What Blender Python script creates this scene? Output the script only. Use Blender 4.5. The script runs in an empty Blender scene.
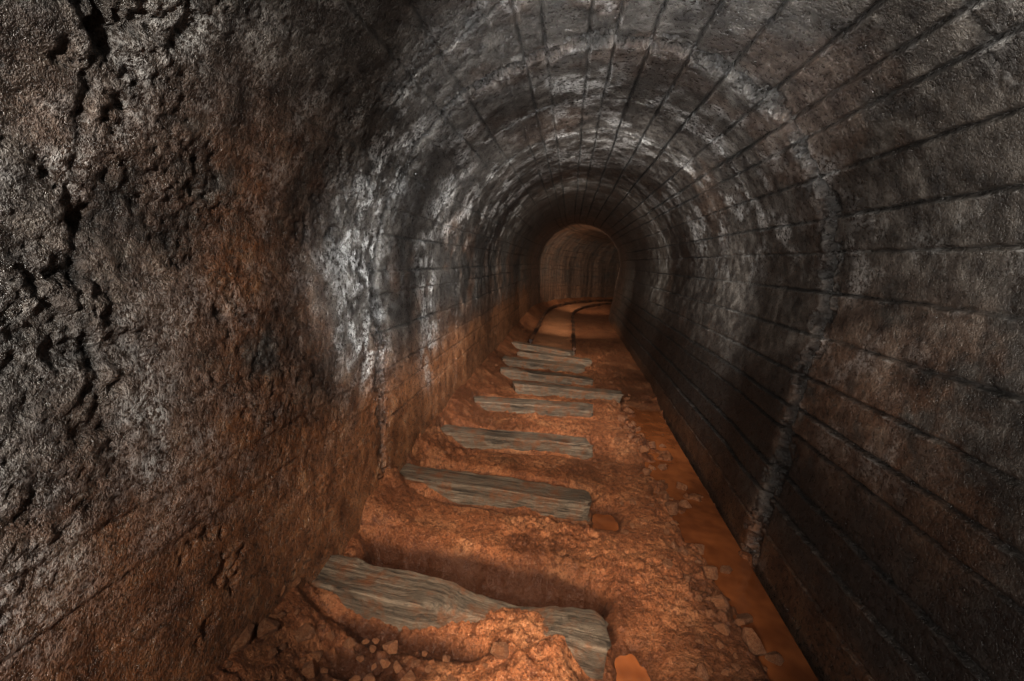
import bpy, bmesh, math, random
import numpy as np
from mathutils import Vector, Matrix
random.seed(7)
SC=bpy.context.scene
COL=bpy.context.collection
# ------------------------------------------------------------------ camera
H=1.45;psi=math.radians(6.3);th=math.radians(10.4);ro=math.radians(5.5);FPX=455
f=Vector((-math.sin(psi)*math.cos(th),math.cos(psi)*math.cos(th),-math.sin(th)))
r0=f.cross(Vector((0,0,1))).normalized();u0=r0.cross(f)
up=u0*math.cos(ro)-r0*math.sin(ro);ri=r0*math.cos(ro)+u0*math.sin(ro)
M=Matrix((ri,up,-f)).transposed().to_4x4();M.translation=(0,0,H)
cd=bpy.data.cameras.new('camera');cam=bpy.data.objects.new('camera',cd);COL.objects.link(cam)
cd.sensor_width=36;cd.lens=36*FPX/1024;cam.matrix_world=M;SC.camera=cam;cd.clip_start=.02
SC.view_settings.view_transform='Standard'
SC.view_settings.look='None'
SC.view_settings.exposure=.72
SC.view_settings.gamma=.76
# ------------------------------------------------------------------ numpy noise
def _h(ix,iy,iz,seed):
    n=(ix*374761393+iy*668265263+iz*1274126177+seed*974711)&0xffffffff
    n=((n^(n>>13))*1274126177)&0xffffffff
    n=((n^(n>>15))*2246822519)&0xffffffff
    return ((n^(n>>16))&0xffff)/32767.5-1.0
def vn(x,y,z,seed=0):
    x0=np.floor(x);y0=np.floor(y);z0=np.floor(z)
    fx=x-x0;fy=y-y0;fz=z-z0
    ix=x0.astype(np.int64);iy=y0.astype(np.int64);iz=z0.astype(np.int64)
    fx=fx*fx*(3-2*fx);fy=fy*fy*(3-2*fy);fz=fz*fz*(3-2*fz)
    def L(a,b,t): return a+(b-a)*t
    c=[_h(ix+i,iy+j,iz+k,seed) for i in(0,1) for j in(0,1) for k in(0,1)]
    return L(L(L(c[0],c[1],fz),L(c[2],c[3],fz),fy),L(L(c[4],c[5],fz),L(c[6],c[7],fz),fy),fx)
def fbm(x,y,z,s,o=4,seed=0,g=.5):
    r=0;a=1;t=0
    for i in range(o):
        ca,sa=math.cos(.9*i+.6),math.sin(.9*i+.6);cb,sb=math.cos(.7*i+.4),math.sin(.7*i+.4)
        x1=x*ca-y*sa;y1=x*sa+y*ca;y2=y1*cb-z*sb;z2=y1*sb+z*cb
        r=r+a*vn(x1*s+i*7.3,y2*s+i*3.1,z2*s+i*5.7,seed+i);t+=a;a*=g;s*=2.03
    return r/t
def fb1(q,s,o=4,seed=0,g=.5,off=0.0):
    r=0;a=1;t=0;zz=q*0
    for i in range(o):
        r=r+a*vn(q*s+i*7.3+off,zz+.5,zz+.5,seed+i);t+=a;a*=g;s*=2.03
    return r/t
def sm(a,b,x):
    t=np.clip((x-a)/(b-a),0,1);return t*t*(3-2*t)
# ------------------------------------------------------------------ path & profile
CX=.135;Y0=12.0;R=12.0
HW0=1.05;HW1=1.165;ZS=1.375;ZB=-.3
def path(t,u):
    t=np.asarray(t,float);u=np.asarray(u,float)
    a=np.maximum(t-Y0,0)/R
    x=np.where(t<Y0,CX+u,CX+R-(R-u)*np.cos(a))
    y=np.where(t<Y0,t,Y0+(R-u)*np.sin(a))
    return x,y
LW=math.hypot(ZS-ZB,(HW1-HW0)/ZS*(ZS-ZB));LA=math.pi*HW1;LT=2*LW+LA
def prof(s):
    sl=(HW1-HW0)/ZS
    nl=math.hypot(1,sl)
    z1=ZB+s/nl; u1=-(HW0+sl*z1)
    an=(s-LW)/HW1
    u2=-HW1*np.cos(an);z2=ZS+HW1*np.sin(an)
    z3=ZB+(LT-s)/nl;u3=HW0+sl*z3
    A=s<LW;C=s>LW+LA
    u=np.where(A,u1,np.where(C,u3,u2));z=np.where(A,z1,np.where(C,z3,z2))
    nu=np.where(A,1/nl,np.where(C,-1/nl,np.cos(an)));nz=np.where(A,sl/nl,np.where(C,sl/nl,-np.sin(an)))
    return u,z,nu,nz
rr=random.Random(3)
BJ=[];s=LW*.45
while s<LT-.3:
    BJ.append(s);s+=rr.choice([.12,.15,.17,.20,.22])+rr.uniform(-.01,.01)
RINGS=[.84,2.47]+[3.28+.8*i+rr.uniform(-.06,.06) for i in range(24)]
def tgrid(a,b,d0,grow):
    o=[a]
    while o[-1]<b:
        o.append(o[-1]+max(d0,grow*o[-1]))
    return np.array(o)
TT=np.concatenate([np.arange(-1.6,.35,.05),tgrid(.4,26,.008,.005)])
SS=np.linspace(0,LT,1000)
t,s=np.meshgrid(TT,SS,indexing='ij')
u,z,nu,nz=prof(s)
x,y=path(t,u)
leftw=1-sm(LW+.5,LW+1.5,s+.25*fbm(x,y,z,2,2,11))
shift=.12*leftw*(1-sm(1.2,2.0,z))
near=1-sm(2.30,2.70,t+shift+.12*fbm(x,y,z,6,3,12))
lowl=sm(.45,.95,z+.15*fbm(x,y,z,2.4,3,13))
rough=np.clip(leftw*(.45+.55*near)*(.22+.78*lowl)+.08,0,1)
d=.014*fbm(x,y,z,1.3,3,1)+.003*fbm(x,y,z,9,3,2)
rl=fbm(x,y,z,5,3,3,.5)
g1=fbm(x,y,z,46,3,4,.8)
patchy=sm(-.35,.35,fbm(x,y,z,2.6,3,6))*sm(.3,.9,z+.3)
d+=rough*(.006*rl+.0105*g1*(.25+.9*patchy))
d+=.0016*g1*(1-rough)
pn=fbm(x,y,z,4.6,5,21,.65)
pit=sm(.38,.5,pn)*leftw
d-=.012*pit
pits2=sm(.20,.36,fbm(x,y,z,30,3,22))*(.15+.85*rough)*(.2+.6*patchy)
d-=.008*pits2
fj=fbm(x,y,z,30,3,34,.7)
sw=s+.018*fb1(t,1.3,4,31)+.008*fbm(t,s,s*0,11,4,32,.7)
gr=np.zeros_like(s);lip=np.zeros_like(s);tone=np.zeros_like(s)
for i,b in enumerate(BJ):
    dd=np.abs(sw-b)
    gn=fb1(TT,.9,4,33,.6,off=i*17.3)[:,None]
    gm=fb1(TT,1.9,4,35,.7,off=i*11.9)[:,None]
    amp=.90+.3*math.sin(i*12.9898)
    ag=amp*np.clip(1.0+1.7*gn,0.12,1.7)
    al=amp*np.clip(.50+2.6*gm,0.0,1.8)
    gr=np.maximum(gr,ag*np.exp(-(dd/(.0062+.003*fj))**2))
    lip=np.maximum(lip,al*np.exp(-((sw-b-.011)/.0062)**2))
    ins=sm(b-.002,b+.002,sw)*(sw<(BJ[i+1] if i+1<len(BJ) else b+.17))
    d+=((i*37)%5-2)*.0024*ins
    tone+=math.sin(i*5.3)*ins
bm=(1-.85*leftw*near)*(1-.5*leftw)
lipn=lip*np.clip(fj*1.7+.6,.0,1.4)
d+=bm*(-.028*gr+.013*lipn)
ringc=np.zeros_like(s);ringl=np.zeros_like(s)
crust=np.clip(1.6*fbm(x,y,z,26,3,44,.65)+.15,0,1)
tw=t+shift*(t<3)+.09*fb1(s,2.6,5,41,.78)+.030*fbm(x,y,z,18,4,42,.7)
rk=fbm(x,y,z,3.2,3,43)
side=sm(1.5,2.2,z)
chn=fbm(x,y,z,11,4,47,.65)
for i,r in enumerate(RINGS):
    k=1.0 if i<2 else (.42+.3*math.sin(i*7.1))
    if i==0: continue
    kk=k*np.clip((1.4 if i==1 else .75)+(.4 if i==1 else 1.1)*rk,.05,1.5)
    if i>1: kk=kk*np.maximum(side,leftw*.4)
    if i==1: kk=kk*(1-.6*leftw)
    w=.019 if i==1 else .010
    ringc=np.maximum(ringc,kk*np.exp(-((tw-r)/w)**2))
    if i==1:
        ch=(1-.5*leftw)*np.exp(-((tw-r)/.075)**4)*sm(.02,.14,chn)
        ringc=np.maximum(ringc,ch)
    lw_=.018
    ringl=np.maximum(ringl,kk*np.exp(-((tw-r-.040)/lw_)**2)*(np.clip(.35+2.6*chn,0,1) if i==1 else 1))
    ringl=np.maximum(ringl,(.45 if i==1 else .7)*kk*np.exp(-((tw-r+.040)/lw_)**2)*(np.clip(.3-2.4*chn,0,1) if i==1 else 1))
    d+=(.022*(1-.8*leftw) if i==1 else .008*math.sin(i*2.4)*side)*sm(r-.008,r+.008,tw)*(1-sm(r+.3,r+.75,tw))
ringc=np.clip(ringc,0,1.2)
d-=ringc*.038
d+=ringl*crust*.024
crk=np.exp(-((t-1.75-.28*np.sin((s-LW)*1.7)-.10*fb1(s,4,5,49,.7)-.02*chn)/.009)**2)*sm(1.9,2.2,z)*(1-sm(LW+2.9,LW+3.2,s))
d-=.02*crk
c0=.87+.04*fb1(s,1.6,3,46)+.02*fb1(s,9,3,48)
band=leftw*np.exp(-((t-c0)/.12)**2)*sm(.75,1.3,z+.2*rk)
cavn=fbm(x,y,z,8,5,45,.65)
cav=band*sm(-.10,.38,cavn)
line=leftw*np.exp(-((t-c0-.012*cavn)/.010)**2)*sm(.9,1.15,z)*sm(-.4,.1,rk+.1)
d-=(.026+.014*sm(1.3,1.6,z))*cav+.008*line
d+=.024*band*np.clip(-cavn,0,1)
d*=np.where(t<.35,0.4,1)
X,Y=path(t,u+nu*d);Z=z+nz*d
# ---- masks
n1=fbm(x,y,z,1.7,4,51);n2=fbm(x,y,z,5,5,52,.6);n3=fbm(x,y,z,13,4,53,.6)
oc=1.4*(1-sm(.30,1.05,z+.30*n1+.2*n2))*(1.0*leftw+.10*(1-leftw))
oc=np.maximum(oc,(1-sm(.02,.28,z+.14*n2)))
oc+=.70*np.exp(-((t-1.30-.2*n1)/.38)**2)*sm(-.3,.3,n2+.2)*(1-sm(1.5,2.1,z))*leftw
oc+=.35*sm(.0,.4,n1+.5*n2)*(1-sm(1.4,2.0,z))*leftw
oc+=.40*(1-leftw)*near*sm(.0,.4,n1+.5*n3+.1)*(1-sm(.9,1.7,z))
oc+=.20*(1-leftw)*sm(.1,.5,n2-n1)
oc=np.clip(oc,0,1)
far=sm(2.5,3.0,t)
top=sm(1.2,2.0,z)
spk=sm(-.2,.35,n3+.4*n2)
wh=.75*np.clip(ringl,0,1)*sm(-.2,.2,n3+.3*n2)*(.55+.45*sm(.4,1.1,z))
wh+=1.3*np.exp(-((t-3.22-.1*n2)/.18)**2)*leftw*sm(.3,.7,z)*spk  # pale deposit plus a painted silvery highlight on the left wall
wh+=1.2*np.exp(-((t-2.2-.2*n2)/.28)**2)*leftw*sm(.6,1.0,z)*(1-sm(1.9,2.3,z))*sm(-.15,.2,n3+.3*n2)  # pale crust and painted highlight just before the near joint
wh+=1.3*far*top*sm(-.15,.35,n2+.5*n1)*(1-sm(6,8,t))*spk  # crown deposit, whitened further to brighten the mid-tunnel arches
wh+=.35*far*sm(.0,.5,n2+.5*n1)*sm(4,6,t)*spk*sm(.6,1.2,z)*(1-sm(7,8,t))
wh+=.70*near*top*(1-leftw*.3)*sm(.0,.5,n2+.6*n1)*sm(1.5,2.1,t)*spk
wh+=.8*np.clip(lipn,0,1)*bm*sm(-.15,.25,n2+.5*n1)*(1-leftw)*(.35+.65*sm(.6,1.2,z))
wh+=.40*leftw*near*sm(-.05,.4,n2+.6*n1)*sm(.3,1.0,z)*spk
wh+=.50*leftw*(1-sm(1.0,1.3,t+.2*n2))*sm(-.2,.3,n2)*sm(.3,1.0,z)
wh+=.30*(1-leftw)*near*sm(.1,.5,n2+.7*n1)*spk
wh+=.24*sm(11,13,t)*(1-sm(2.1,2.5,z))  # far end lightened in its colour to look more lit
wh=np.clip(wh,0,1)*(1-np.clip(ringc,0,1))
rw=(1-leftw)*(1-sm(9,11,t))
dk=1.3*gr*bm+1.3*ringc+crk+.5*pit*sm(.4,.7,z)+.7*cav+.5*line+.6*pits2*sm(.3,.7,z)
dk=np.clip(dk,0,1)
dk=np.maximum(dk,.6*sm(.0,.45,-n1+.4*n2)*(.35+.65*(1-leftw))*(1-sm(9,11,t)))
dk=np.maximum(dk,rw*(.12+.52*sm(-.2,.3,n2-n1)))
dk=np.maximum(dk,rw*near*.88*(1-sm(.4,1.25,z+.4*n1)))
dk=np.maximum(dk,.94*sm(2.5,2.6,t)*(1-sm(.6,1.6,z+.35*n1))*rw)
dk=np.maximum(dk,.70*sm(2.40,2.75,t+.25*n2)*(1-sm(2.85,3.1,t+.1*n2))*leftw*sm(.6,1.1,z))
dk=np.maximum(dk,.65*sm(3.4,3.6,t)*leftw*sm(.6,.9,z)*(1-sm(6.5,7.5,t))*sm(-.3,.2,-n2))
rng=np.clip(.0+np.sin(t*9+3*fb1(t,1.1,2,58)),0,1)*sm(4.5,6,t)*(1-sm(12.5,13.5,t))
dk=np.maximum(dk,.65*rng*sm(-.6,.1,n2+.3)*np.maximum(top,.5))
stv=.4*vn(t*5.5,s*.5,s*0+.5,57)+.6*vn(t*12,s*.8,s*0+.5,59)
stk=sm(-.3,.35,stv)*sm(11.0,12.0,t)
dk=np.maximum(dk,.65*stk)
oc=np.maximum(oc,.75*sm(10,12.5,t)*sm(-.6,.1,n2))
dk=np.clip(dk+.16*tone*(1-leftw)*(1-sm(10,12,t)),0,1)
white_keep=np.clip(1.1*lipn*bm+ringl,0,1)*(1-leftw)*(.4+.6*sm(.6,1.2,z))
dk=dk*(1-.65*white_keep*(1-np.clip(ringc,0,1))*(1-np.clip(gr,0,1)))
def setk(o,label=None,cat=None,kind=None,group=None):
    if label:o["label"]=label
    if cat:o["category"]=cat
    if kind:o["kind"]=kind
    if group:o["group"]=group
def gridmesh(name,X,Y,Z,cols,mat,uv=None):
    n,m=X.shape
    co=np.stack([X,Y,Z],-1).reshape(-1,3).astype(np.float32)
    idx=np.arange(n*m).reshape(n,m)
    q=np.stack([idx[:-1,:-1],idx[:-1,1:],idx[1:,1:],idx[1:,:-1]],-1).reshape(-1,4).astype(np.int32)
    me=bpy.data.meshes.new(name);me.vertices.add(n*m);me.vertices.foreach_set('co',co.ravel())
    nf=len(q);me.loops.add(nf*4);me.loops.foreach_set('vertex_index',q.ravel())
    me.polygons.add(nf);me.polygons.foreach_set('loop_start',np.arange(0,nf*4,4,dtype=np.int32))
    try: me.polygons.foreach_set('loop_total',np.full(nf,4,dtype=np.int32))
    except Exception: pass
    me.polygons.foreach_set('use_smooth',np.ones(nf,bool))
    me.update(calc_edges=True)
    ca=me.color_attributes.new('mask','FLOAT_COLOR','POINT')
    c=np.concatenate([np.stack(cols,-1).reshape(-1,3),np.ones((n*m,1))],1).astype(np.float32)
    ca.data.foreach_set('color',c.ravel())
    me.materials.append(mat);me.validate()
    o=bpy.data.objects.new(name,me);COL.objects.link(o);return o
# ------------------------------------------------------------------ material helpers
class NT:
    def __init__(s,name):
        s.m=bpy.data.materials.new(name);s.m.use_nodes=True;s.t=s.m.node_tree
        s.b=s.t.nodes['Principled BSDF'];s.o=s.t.nodes['Material Output']
        s.pos=s.n('ShaderNodeTexCoord').outputs['Object']
    def n(s,k,**kw):
        a=s.t.nodes.new(k)
        for i,v in kw.items():setattr(a,i,v)
        return a
    def l(s,a,b):s.t.links.new(a,b)
    def noise(s,scale,det=6,rough=.6,dist=0,vec=None):
        a=s.n('ShaderNodeTexNoise');a.inputs['Scale'].default_value=scale;a.inputs['Detail'].default_value=det
        a.inputs['Roughness'].default_value=rough;a.inputs['Distortion'].default_value=dist
        s.l(vec or s.pos,a.inputs['Vector']);return a.outputs['Fac']
    def vor(s,scale,feat='F1',vec=None):
        a=s.n('ShaderNodeTexVoronoi',feature=feat);a.inputs['Scale'].default_value=scale
        s.l(vec or s.pos,a.inputs['Vector']);return a.outputs['Distance']
    def ramp(s,v,*st):
        a=s.n('ShaderNodeValToRGB');e=a.color_ramp.elements
        while len(e)<len(st):e.new(.5)
        for k,(p,c) in zip(e,st):
            k.position=p;k.color=(c,c,c,1) if not isinstance(c,tuple) else (*c,1)
        s.l(v,a.inputs['Fac']);return a.outputs['Color']
    def math(s,op,a,b=0,c=None,clamp=False):
        q=s.n('ShaderNodeMath',operation=op,use_clamp=clamp)
        for i,v in enumerate((a,b) if c is None else (a,b,c)):
            if isinstance(v,(int,float)):q.inputs[i].default_value=v
            else:s.l(v,q.inputs[i])
        return q.outputs[0]
    def mix(s,f,a,b):
        q=s.n('ShaderNodeMix',data_type='RGBA')
        for i,v in ((0,f),(6,a),(7,b)):
            if isinstance(v,(int,float)):q.inputs[i].default_value=v
            elif isinstance(v,tuple):q.inputs[i].default_value=(*v,1)
            else:s.l(v,q.inputs[i])
        return q.outputs[2]
    def bump(s,h,st,dist,prev=None):
        q=s.n('ShaderNodeBump');q.inputs['Strength'].default_value=st;q.inputs['Distance'].default_value=dist
        s.l(h,q.inputs['Height'])
        if prev:s.l(prev,q.inputs['Normal'])
        return q.outputs['Normal']
    def fin(s,col,rough,nrm=None,spec=.5):
        for k,v in (('Base Color',col),('Roughness',rough),('Normal',nrm),('Specular IOR Level',spec)):
            if v is None:continue
            if isinstance(v,(int,float)):s.b.inputs[k].default_value=v
            elif isinstance(v,tuple):s.b.inputs[k].default_value=(*v,1)
            else:s.l(v,s.b.inputs[k])
        return s.m
def concrete(name,bumpd,grit):
    g=NT(name)
    at=g.n('ShaderNodeAttribute',attribute_name='mask')
    sp=g.n('ShaderNodeSeparateColor');g.l(at.outputs['Color'],sp.inputs[0])
    oc,wh,dk=sp.outputs[0],sp.outputs[1],sp.outputs[2]
    a=g.noise(9,5,.7);b=g.noise(48,4,.78);c=g.noise(125,3,.75)
    base=g.ramp(a,(.34,(.022,.0195,.0175)),(.52,(.080,.071,.062)),(.70,(.195,.178,.158)))
    occ=g.ramp(a,(.34,(.12,.044,.014)),(.55,(.28,.115,.040)),(.72,(.40,.205,.09)))
    ocf=g.math('MULTIPLY',oc,g.ramp(b,(.38,.4),(.54,1)))
    col=g.mix(ocf,base,occ)
    whf=g.math('MULTIPLY',wh,g.ramp(g.math('ADD',g.math('MULTIPLY',b,.6),g.math('MULTIPLY',c,.4)),(.46,.04),(.54,1)))
    col=g.mix(whf,col,(.62,.61,.59))
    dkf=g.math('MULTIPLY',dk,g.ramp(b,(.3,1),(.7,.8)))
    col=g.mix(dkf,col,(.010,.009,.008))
    col=g.mix(g.math('MULTIPLY',g.ramp(c,(.36,.75),(.46,0)),grit),col,(.012,.010,.009))
    speck=g.math('MULTIPLY',g.ramp(c,(.57,0),(.66,.65)),g.ramp(a,(.4,.2),(.6,1)))
    speck=g.math('MULTIPLY',speck,g.math('SUBTRACT',grit,g.math('MULTIPLY',dk,.85*grit)))
    col=g.mix(speck,col,(.34,.315,.285))
    ro_=g.ramp(b,(.38,.20),(.62,.52))
    hh=g.math('ADD',g.math('MULTIPLY',a,.20),g.math('ADD',g.math('MULTIPLY',b,.42),g.math('MULTIPLY',c,.24)))
    n=g.bump(hh,1.0,bumpd)
    return g.fin(col,ro_,n,.8)
MC=concrete('stained_rough_concrete',.033,1.0)
MC2=concrete('board_marked_concrete',.023,.65)
iL=int(np.searchsorted(SS,LW+.75));iR=int(np.searchsorted(SS,LW+LA-.75))
for nm,a,b in (('wall_left',0,iL+1),('ceiling',iL,iR+1),('wall_right',iR,len(SS))):
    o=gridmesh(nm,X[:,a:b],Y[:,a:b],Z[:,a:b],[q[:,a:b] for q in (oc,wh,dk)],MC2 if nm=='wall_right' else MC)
    setk(o,{'wall_left':'rough eroded concrete tunnel wall with ochre staining','ceiling':'board-marked concrete arch of the mine tunnel','wall_right':'dark board-marked concrete tunnel wall with white crusts'}[nm],'wall' if 'wall' in nm else 'ceiling','structure')
del x,y,d,g1,rl,pn,fj,n1,n2,n3,cavn,crust
# ------------------------------------------------------------------ floor
TIES=[(-1.0,1.67,.29,1.57,.19,.060),(-.94,2.61,.28,2.60,.17,.065),(-.88,3.35,.31,3.48,.165,.065),(-.79,4.24,.38,4.40,.165,.065),
      (-.46,4.90,.72,5.08,.165,.07),(-.70,5.50,.42,5.58,.16,.065),(-.77,6.12,.34,6.20,.17,.07),(-.62,6.72,.46,6.66,.16,.07),(-.81,7.40,.2,7.10,.18,.075)]
def floorz(x,y,u):
    z=.022*fbm(x,y,x*0,1.6,3,61)
    z+=.018*fbm(x,y,x*0+2,6,4,62,.55)
    lump=np.abs(fbm(x,y,x*0+5,11,4,63,.6))
    pm=sm(.05,.45,.12+fbm(x,y,x*0,2.2,2,64))
    z+=.042*(lump-.15)*pm
    z+=.020*fbm(x,y,x*0,38,3,65,.8)*(.5+.5*pm)
    z+=.016*sm(.20,.36,fbm(x,y,x*0+4,24,2,68))*(.25+.75*pm)
    bk=1-sm(-1.16,-.70,u+.10*fbm(x,y,x*0,2.4,3,66))
    z+=.16*bk**1.3
    wn=fbm(x,y,x*0+9,3.9,4,67,.72)
    le=.79+.13*(1-sm(1.3,3.2,y))+.24*wn-CX
    ch=sm(le-.10,le+.06,u)*(1-sm(4.6,6.0,y))
    z=z*(1-.35*ch)-.106*ch
    z+=.045*ch*sm(.18,.4,fbm(x,y,x*0+3,4.5,3,69))
    for i,(xa,ya,xb,yb,w,zt) in enumerate(TIES):
        tt=np.clip((x-xa)/(xb-xa),-.2,1.2);yc=ya+(yb-ya)*tt
        inn=sm(xa-.04,xa+.14,x)*(1-sm(xb-.06,xb+.10,x))
        nn=fbm(x,y,x*0+i,5,3,70+i)
        if i==0: c_,h_,dep=.15,.16,.32
        elif i<4: c_,h_,dep=.09,.11,.17
        else: c_,h_,dep=.08,.10,.13
        edge=c_+.05*fbm(x,y,x*0+i,7,2,170+i)
        z-=dep*inn*np.exp(-((y-yc-w*.5-edge)/h_)**4)*np.clip(.95+.9*nn,.2,1.3)
        z-=(.08)*inn*np.exp(-((y-yc+w*.5+.04)/.05)**2)*np.clip(.8+nn,0,1.3)
        cover=np.clip(1-np.abs(y-yc)/(w*.62),0,1)*inn
        z=np.where(cover>.02,np.minimum(z,zt-.03),z)
    h=np.exp(-(((x-.03)/.17)**4+((y-1.48)/.22)**4))
    z=z+h*np.maximum(0,.050+.07*lump-z)
    z-=.11*np.exp(-(((x+.60)/.32)**2+((y-1.33)/.16)**2))
    z-=.16*np.exp(-(((x-.42)/.10)**2+((y-1.42)/.25)**2))*(1+.8*wn)
    z-=.14*np.exp(-(((x-.39)/.10)**2+((y-2.60)/.14)**2))*(1+.8*wn)
    return z
FT=np.concatenate([np.arange(-1.6,.8,.05),tgrid(.85,26,.008,.005)])
FU=np.linspace(-1.3,1.3,340)
ft,fu=np.meshgrid(FT,FU,indexing='ij')
fx,fy=path(ft,fu)
fz=floorz(fx,fy,fu)
low_shade=np.clip(-(fz+.025)/.055,0,1)
wet=low_shade*(fu<.6)+.5*low_shade*(fu>=.6)  # wetness mask also carries painted shade of the hollows behind sleepers
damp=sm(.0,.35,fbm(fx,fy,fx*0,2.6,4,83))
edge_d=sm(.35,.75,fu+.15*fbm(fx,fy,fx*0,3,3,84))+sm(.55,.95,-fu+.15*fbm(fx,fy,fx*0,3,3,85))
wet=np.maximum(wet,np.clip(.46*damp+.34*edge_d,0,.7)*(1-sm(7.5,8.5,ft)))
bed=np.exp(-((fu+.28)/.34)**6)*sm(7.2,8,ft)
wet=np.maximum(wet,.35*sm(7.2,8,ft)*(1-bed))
def mud():
    g=NT('ochre_mud')
    at=g.n('ShaderNodeAttribute',attribute_name='mask')
    sp=g.n('ShaderNodeSeparateColor');g.l(at.outputs['Color'],sp.inputs[0])
    a=g.noise(4,6,.62);b=g.noise(30,6,.78);c=g.noise(110,3,.75);v=g.vor(70)
    col=g.ramp(a,(.3,(.23,.082,.030)),(.5,(.37,.147,.058)),(.7,(.50,.245,.115)))
    col=g.mix(g.ramp(b,(.41,.85),(.53,0)),col,(.13,.043,.016))
    col=g.mix(g.ramp(c,(.36,.7),(.45,0)),col,(.06,.021,.009))
    col=g.mix(g.ramp(c,(.56,0),(.66,.55)),col,(.58,.35,.21))
    col=g.mix(g.math('MULTIPLY',sp.outputs[1],.5),col,(.44,.22,.11))
    col=g.mix(g.math('MULTIPLY',sp.outputs[0],.92),col,(.065,.023,.009))  # wetness and painted hollow shade darken the mud colour
    r=g.math('SUBTRACT',g.ramp(b,(.3,.40),(.7,.74)),g.math('MULTIPLY',sp.outputs[0],.20),clamp=True)
    n=g.bump(b,1,.028);n=g.bump(v,.4,.008,n);n=g.bump(c,1,.013,n)
    return g.fin(col,r,n,.45)
MM=mud()
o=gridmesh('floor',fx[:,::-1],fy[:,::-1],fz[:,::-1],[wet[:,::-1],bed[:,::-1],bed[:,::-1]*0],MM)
setk(o,'lumpy wet orange ochre mud floor of the tunnel','floor','structure')
def fzat(px,py):
    return float(floorz(np.array([px]),np.array([py]),np.array([px-CX]))[0])
# ------------------------------------------------------------------ water
def watermat():
    g=NT('ochre_water');a=g.noise(7,2,.5)
    col=g.ramp(a,(.35,(.15,.052,.018)),(.65,(.25,.092,.032)))
    return g.fin(col,.05,g.bump(a,.35,.01),1.0)
MW=watermat()
def waterobj(name,poly,zz,label):
    bm=bmesh.new();vs=[bm.verts.new((p[0],p[1],zz)) for p in poly];bm.faces.new(vs)
    bmesh.ops.triangulate(bm,faces=bm.faces[:]);bm.normal_update()
    me=bpy.data.meshes.new(name)
    bm.to_mesh(me);me.materials.append(MW);o=bpy.data.objects.new(name,me);COL.objects.link(o)
    setk(o,label,'water');return o
ys=np.linspace(1.0,5.4,24)
waterobj('water_channel',[(.62,v) for v in ys]+[(1.155,v) for v in ys[::-1]],-.074,'shallow orange-brown water in the drainage channel beside the wall')
def blob(cx,cy,rx,ry,n=40): return [(cx+rx*math.cos(a*2*math.pi/n),cy+ry*math.sin(a*2*math.pi/n)) for a in range(n)]
waterobj('puddle',blob(.44,1.42,.16,.33),-.072,'small shallow pool of muddy orange water by a sleeper')
waterobj('puddle',blob(.40,2.60,.14,.2),-.078,'small shallow pool of muddy orange water by a sleeper')
# ------------------------------------------------------------------ sleepers
def woodmat(name,dark,light,mudc,mudf):
    g=NT(name)
    mp=g.n('ShaderNodeMapping');mp.inputs['Scale'].default_value=(1.2,30,30);g.l(g.pos,mp.inputs['Vector'])
    a=g.noise(2.2,8,.85,.5,mp.outputs[0]);b=g.noise(8,9,.84);c=g.noise(90,3,.7)
    col=g.ramp(a,(.38,dark),(.53,tuple((p+q)/2 for p,q in zip(dark,light))),(.68,light))
    col=g.mix(g.ramp(b,(1-mudf-.06,0),(1-mudf+.08,.9)),col,mudc)
    col=g.mix(g.ramp(b,(.34,.7),(.43,0)),col,dark)
    n=g.bump(a,1,.022);n=g.bump(b,.6,.02,n);n=g.bump(c,.5,.005,n)
    return g.fin(col,g.ramp(a,(.3,.42),(.7,.65)),n,.45)
MWOOD=woodmat('weathered_grey_wood',(.032,.022,.015),(.36,.275,.195),(.21,.085,.035),.45)
MWOOD2=woodmat('mud_stained_wood',(.042,.030,.021),(.36,.275,.195),(.23,.10,.043),.45)
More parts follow.
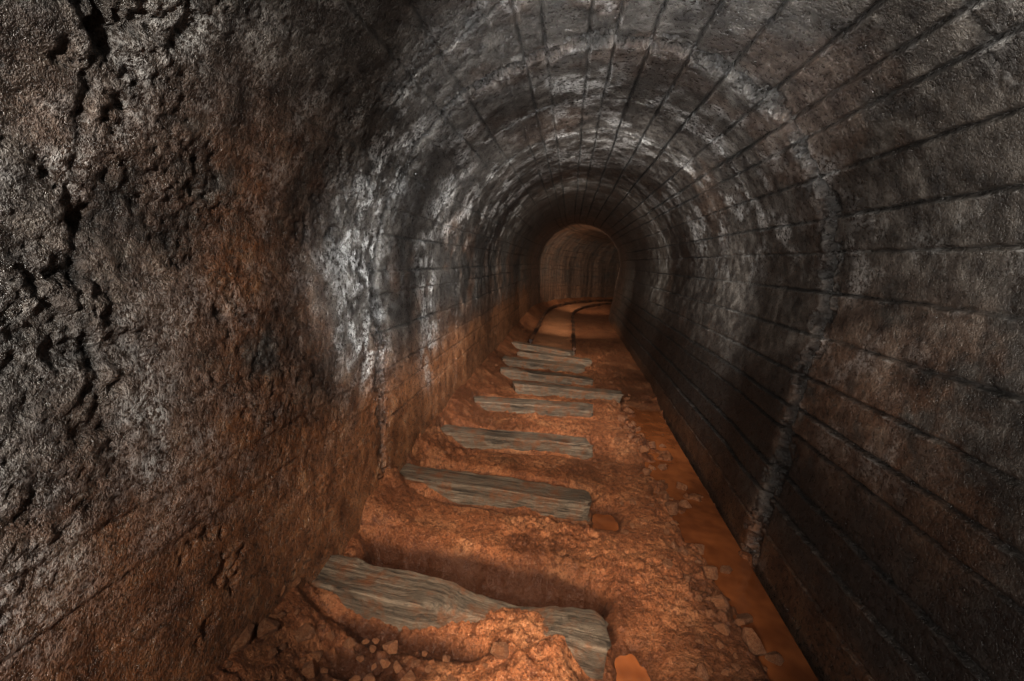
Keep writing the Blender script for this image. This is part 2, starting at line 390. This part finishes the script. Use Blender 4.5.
def sleeper(i,xa,ya,xb,yb,w,zt,hgt,mat,label):
    Ln=math.hypot(xb-xa,yb-ya);nx=max(60,int(Ln*120));
    bm=bmesh.new()
    k=44;ringp=[]
    for j in range(k):
        a=2*math.pi*(j+.5)/k;ca,sa=math.cos(a),math.sin(a);e=.16
        ringp.append((math.copysign(abs(ca)**e,ca)*w/2,math.copysign(abs(sa)**e,sa)*hgt/2))
    pts=[]
    for q in range(nx+1):
        xx=-Ln/2+Ln*q/nx
        for (yy,zz) in ringp: pts.append((xx,yy,zz))
    A=np.array(pts);S=i*13.7
    n1=fbm(A[:,0]+S,A[:,1]*4,A[:,2]*4,2.0,3,90)
    n2=vn(A[:,0]*6+S,A[:,1]*45,A[:,2]*45,91)
    n3=fbm(A[:,0]+S,A[:,1],A[:,2],9,4,92)
    n4=fbm(A[:,0]*.5+S,A[:,1],A[:,2],26,3,95)
    sc=1+.09*n1+.08*n2+.13*n3+.09*n4
    endf=sm(Ln/2-.05,Ln/2,np.abs(A[:,0]))
    sc=sc-.07*endf+.14*endf*n3
    wob=.008*fbm(A[:,0]+S,A[:,0]*0,A[:,0]*0,2.5,2,93)
    Yw=A[:,1]*sc+wob*1.2;Zw=A[:,2]*sc+wob*.5
    Xw=A[:,0]+endf*np.sign(A[:,0])*(.07*fbm(A[:,0]*0+S,A[:,1],A[:,2],16,3,94))
    if i==0:
        bite=np.exp(-((A[:,0]-.22)/.19)**4)
        Zw-=bite*.05*(A[:,2]>0);Yw+=bite*.06*(A[:,1]<0)
    for q_,off in enumerate((.2*math.sin(S),-.25+.1*math.sin(S*2))):
        Zw-=np.where(A[:,2]>0,.020*np.exp(-((A[:,1]-off*w-.01*np.sin(A[:,0]*5+q_))/.005)**2),0)
    vs=[bm.verts.new((float(p),float(q),float(r))) for p,q,r in zip(Xw,Yw,Zw)]
    for q in range(nx):
        for j in range(k):
            bm.faces.new((vs[q*k+j],vs[(q+1)*k+j],vs[(q+1)*k+(j+1)%k],vs[q*k+(j+1)%k]))
    bm.faces.new(vs[:k]);bm.faces.new(vs[-k:][::-1])
    bmesh.ops.recalc_face_normals(bm,faces=bm.faces[:])
    for fc in bm.faces: fc.smooth=len(fc.verts)==4
    me=bpy.data.meshes.new('railway_sleeper');bm.to_mesh(me);me.materials.append(mat)
    o=bpy.data.objects.new('railway_sleeper',me);COL.objects.link(o)
    o.location=((xa+xb)/2,(ya+yb)/2,zt-hgt/2);o.rotation_euler=(rr.uniform(-.08,.08),rr.uniform(-.02,.02),math.atan2(yb-ya,xb-xa))
    setk(o,label,'railway sleeper',None,'wooden sleepers of the old mine track');return o
labs=['broad rotten grey sleeper partly buried under orange mud','weathered grey wooden sleeper with split grain lying in mud','long grey weathered timber sleeper set in orange mud','narrow grey timber sleeper among mud lumps',
 'muddy timber sleeper shifted towards the drainage channel','worn timber sleeper sunk in orange mud','mud-stained timber sleeper near the rails','mud-stained timber sleeper near the rails','mud-covered sleeper where the rails begin']
for i,(T,l) in enumerate(zip(TIES,labs)):
    sleeper(i,*T,.15 if i==0 else .13,MWOOD if i<4 else MWOOD2,l)
# ------------------------------------------------------------------ rails
def railmat():
    g=NT('rusty_iron');a=g.noise(5,7,.75)
    return g.fin(g.ramp(a,(.45,(.03,.013,.007)),(.66,(.26,.11,.045))),.6,g.bump(a,.6,.01),.5)
MR=railmat()
def rail(u0,t0,t1,zb,label):
    pr=[(-.045,0),(.045,0),(.045,.010),(.014,.016),(.014,.07),(.030,.078),(.030,.10),(.020,.108),(-.020,.108),(-.030,.10),(-.030,.078),(-.014,.07),(-.014,.016),(-.045,.010)]
    bm=bmesh.new();rows=[]
    for q in np.arange(t0,t1,.2):
        row=[]
        for (a,b) in pr:
            px,py=path(q,u0+a);row.append(bm.verts.new((float(px),float(py),zb+b)))
        rows.append(row)
    for r1,r2 in zip(rows,rows[1:]):
        for j in range(len(pr)):
            k2=(j+1)%len(pr);bm.faces.new((r1[j],r1[k2],r2[k2],r2[j]))
    bm.faces.new(rows[0]);bm.faces.new(rows[-1][::-1]);bmesh.ops.recalc_face_normals(bm,faces=bm.faces[:])
    me=bpy.data.meshes.new('rail');bm.to_mesh(me);me.materials.append(MR);o=bpy.data.objects.new('rail',me);COL.objects.link(o)
    setk(o,label,'rail',None,'curving rusty mine rails');return o
rail(-.66,7.65,24,-.015,'narrow rusty iron rail curving along the tunnel bend')
rail(.08,7.35,24,-.015,'narrow rusty iron rail curving along the tunnel bend')
# ------------------------------------------------------------------ rocks
def rockmat():
    g=NT('ochre_coated_rock');a=g.noise(4,6,.65);c=g.noise(12,5,.75)
    col=g.ramp(a,(.3,(.25,.10,.042)),(.5,(.38,.18,.09)),(.7,(.47,.28,.17)))
    col=g.mix(g.ramp(c,(.38,.8),(.5,0)),col,(.14,.05,.02))
    return g.fin(col,.42,g.bump(c,.8,.08,g.bump(a,.4,.08)),.55)
MK=rockmat()
def rockmesh(seed):
    r=random.Random(seed);bm=bmesh.new()
    for i in range(15):
        v=Vector((r.gauss(0,1),r.gauss(0,1),r.gauss(0,1))).normalized()*r.uniform(.75,1.1)
        bm.verts.new((v.x,v.y*.75,v.z*.65))
    bmesh.ops.convex_hull(bm,input=bm.verts[:])
    bmesh.ops.delete(bm,geom=[v for v in bm.verts if not v.link_faces],context='VERTS')
    bmesh.ops.bevel(bm,geom=bm.edges[:],offset=.05,segments=2,affect='EDGES',profile=.6)
    bmesh.ops.triangulate(bm,faces=bm.faces[:])
    bmesh.ops.subdivide_edges(bm,edges=bm.edges[:],cuts=1)
    A=np.array([v.co[:] for v in bm.verts]);n=fbm(A[:,0]+seed,A[:,1],A[:,2],2.2,3,101)
    for v,k in zip(bm.verts,n): v.co*=1+.12*float(k)
    me=bpy.data.meshes.new('rock');bm.to_mesh(me);bm.free();me.materials.append(MK)
    return me
RM=[rockmesh(i) for i in range(9)]
placed=[]
def rock(x,y,sz,group,label):
    for (xa,ya,xb,yb,w,zt) in TIES:
        if xa-sz-.02<x<xb+sz+.02:
            yc=ya+(yb-ya)*(x-xa)/(xb-xa)
            if abs(y-yc)<w*.65+sz*1.1: return
    for (a,b,c) in placed:
        if (a-x)**2+(b-y)**2<((c+sz)*.84)**2: return
    if x>1.07: return
    placed.append((x,y,sz))
    o=bpy.data.objects.new('rock',RM[rr.randrange(9)]);COL.objects.link(o)
    o.scale=(sz,sz,sz);o.rotation_euler=(rr.uniform(-.4,.4),rr.uniform(-.4,.4),rr.uniform(0,6.28))
    zb=fzat(x,y)
    if x>.7 and sz>.025: zb=max(zb,-.084)
    o.location=(x,y,zb+sz*.26);setk(o,label,'rock',None,group)
for (px,py,sz) in [(.90,1.72,.065),(.86,2.15,.06),(.80,2.75,.07),(.80,2.95,.055),(.97,1.95,.055),(.76,3.6,.06),(.66,4.3,.065),(.47,2.38,.03),(.52,2.46,.025),(.9,2.45,.055),(.99,1.5,.045),(.72,3.2,.055),(1.0,2.3,.045),(.93,2.9,.06),(.9,3.5,.06),(.86,1.5,.055),(.84,1.92,.05),(.98,3.2,.06),(1.02,1.75,.045),(.88,3.9,.06),(.82,4.3,.06),(.80,4.8,.06)]:
    rock(px,py,sz,'stones along the drainage channel','large ochre-coated stone resting in wet mud')
for k in range(130):
    yy=1.2+4.2*(k/130)**1.1+rr.uniform(-.04,.04)
    rock(.86-.1*sm(1.3,3.2,yy)+rr.gauss(-.03,.10),yy,.014+.036*rr.random()**2,'stones along the drainage channel','angular ochre-coated stone at the edge of the water channel')
for k in range(340):
    rock(-.58+rr.gauss(0,.20),1.31+rr.gauss(0,.12),.014+.046*rr.random()**1.4,'rubble heap in front of a sleeper','broken ochre-coated stone in the rubble pile')
for k in range(70):
    xx=rr.uniform(-.8,.75);yy=rr.uniform(1.2,6.5)
    rock(xx,yy,rr.uniform(.008,.020)*(1+.1*yy),'loose stones scattered on the mud','small ochre-coated stone lying on the mud')
# ------------------------------------------------------------------ lights
def area(loc,tgt,size,pw,col):
    l=bpy.data.lights.new('unseen_lamp','AREA');l.size=size;l.energy=pw;l.color=col
    o=bpy.data.objects.new('unseen_lamp',l);COL.objects.link(o);o.location=loc
    o.rotation_euler=(Vector(tgt)-Vector(loc)).to_track_quat('-Z','Y').to_euler();return o
def spot(loc,tgt,ang,pw,col,rad=.03,bl=.9):
    l=bpy.data.lights.new('unseen_lamp','SPOT');l.spot_size=math.radians(ang);l.spot_blend=bl;l.energy=pw;l.color=col;l.shadow_soft_size=rad
    o=bpy.data.objects.new('unseen_lamp',l);COL.objects.link(o);o.location=loc
    o.rotation_euler=(Vector(tgt)-Vector(loc)).to_track_quat('-Z','Y').to_euler();return o
area((-.35,-.75,1.7),(-.2,3,1.0),.10,44,(1,.96,.90))
spot((.25,.1,1.6),(-1.0,3.2,1.10),38,560,(.97,.99,1))  # unseen spot added to bring out the left wall highlights
spot((.1,.3,1.2),(.10,3.4,2.5),58,520,(.97,.99,1))  # unseen spot added to brighten the crown of the arches
spot((-.3,-.1,1.3),(1.15,1.9,2.0),58,140,(1,.97,.93))  # unseen fill spot added to brighten the upper right wall
spot((.1,-.2,1.75),(-.05,2.5,0),54,470,(1,.92,.82))
spot((.2,2.85,1.6),(.0,6,.9),150,180,(1,.98,.95))
spot((.2,5.2,1.5),(.1,9,1.0),120,170,(1,.95,.87))
spot((.0,7.2,1.9),(.2,12,.1),62,420,(1,.92,.80))
spot((.1,11.0,1.3),(1.0,18,1.3),62,950,(1,.88,.72))
w=bpy.data.worlds.new('world');SC.world=w;w.use_nodes=True;w.node_tree.nodes['Background'].inputs[0].default_value=(0.003,.003,.003,1)
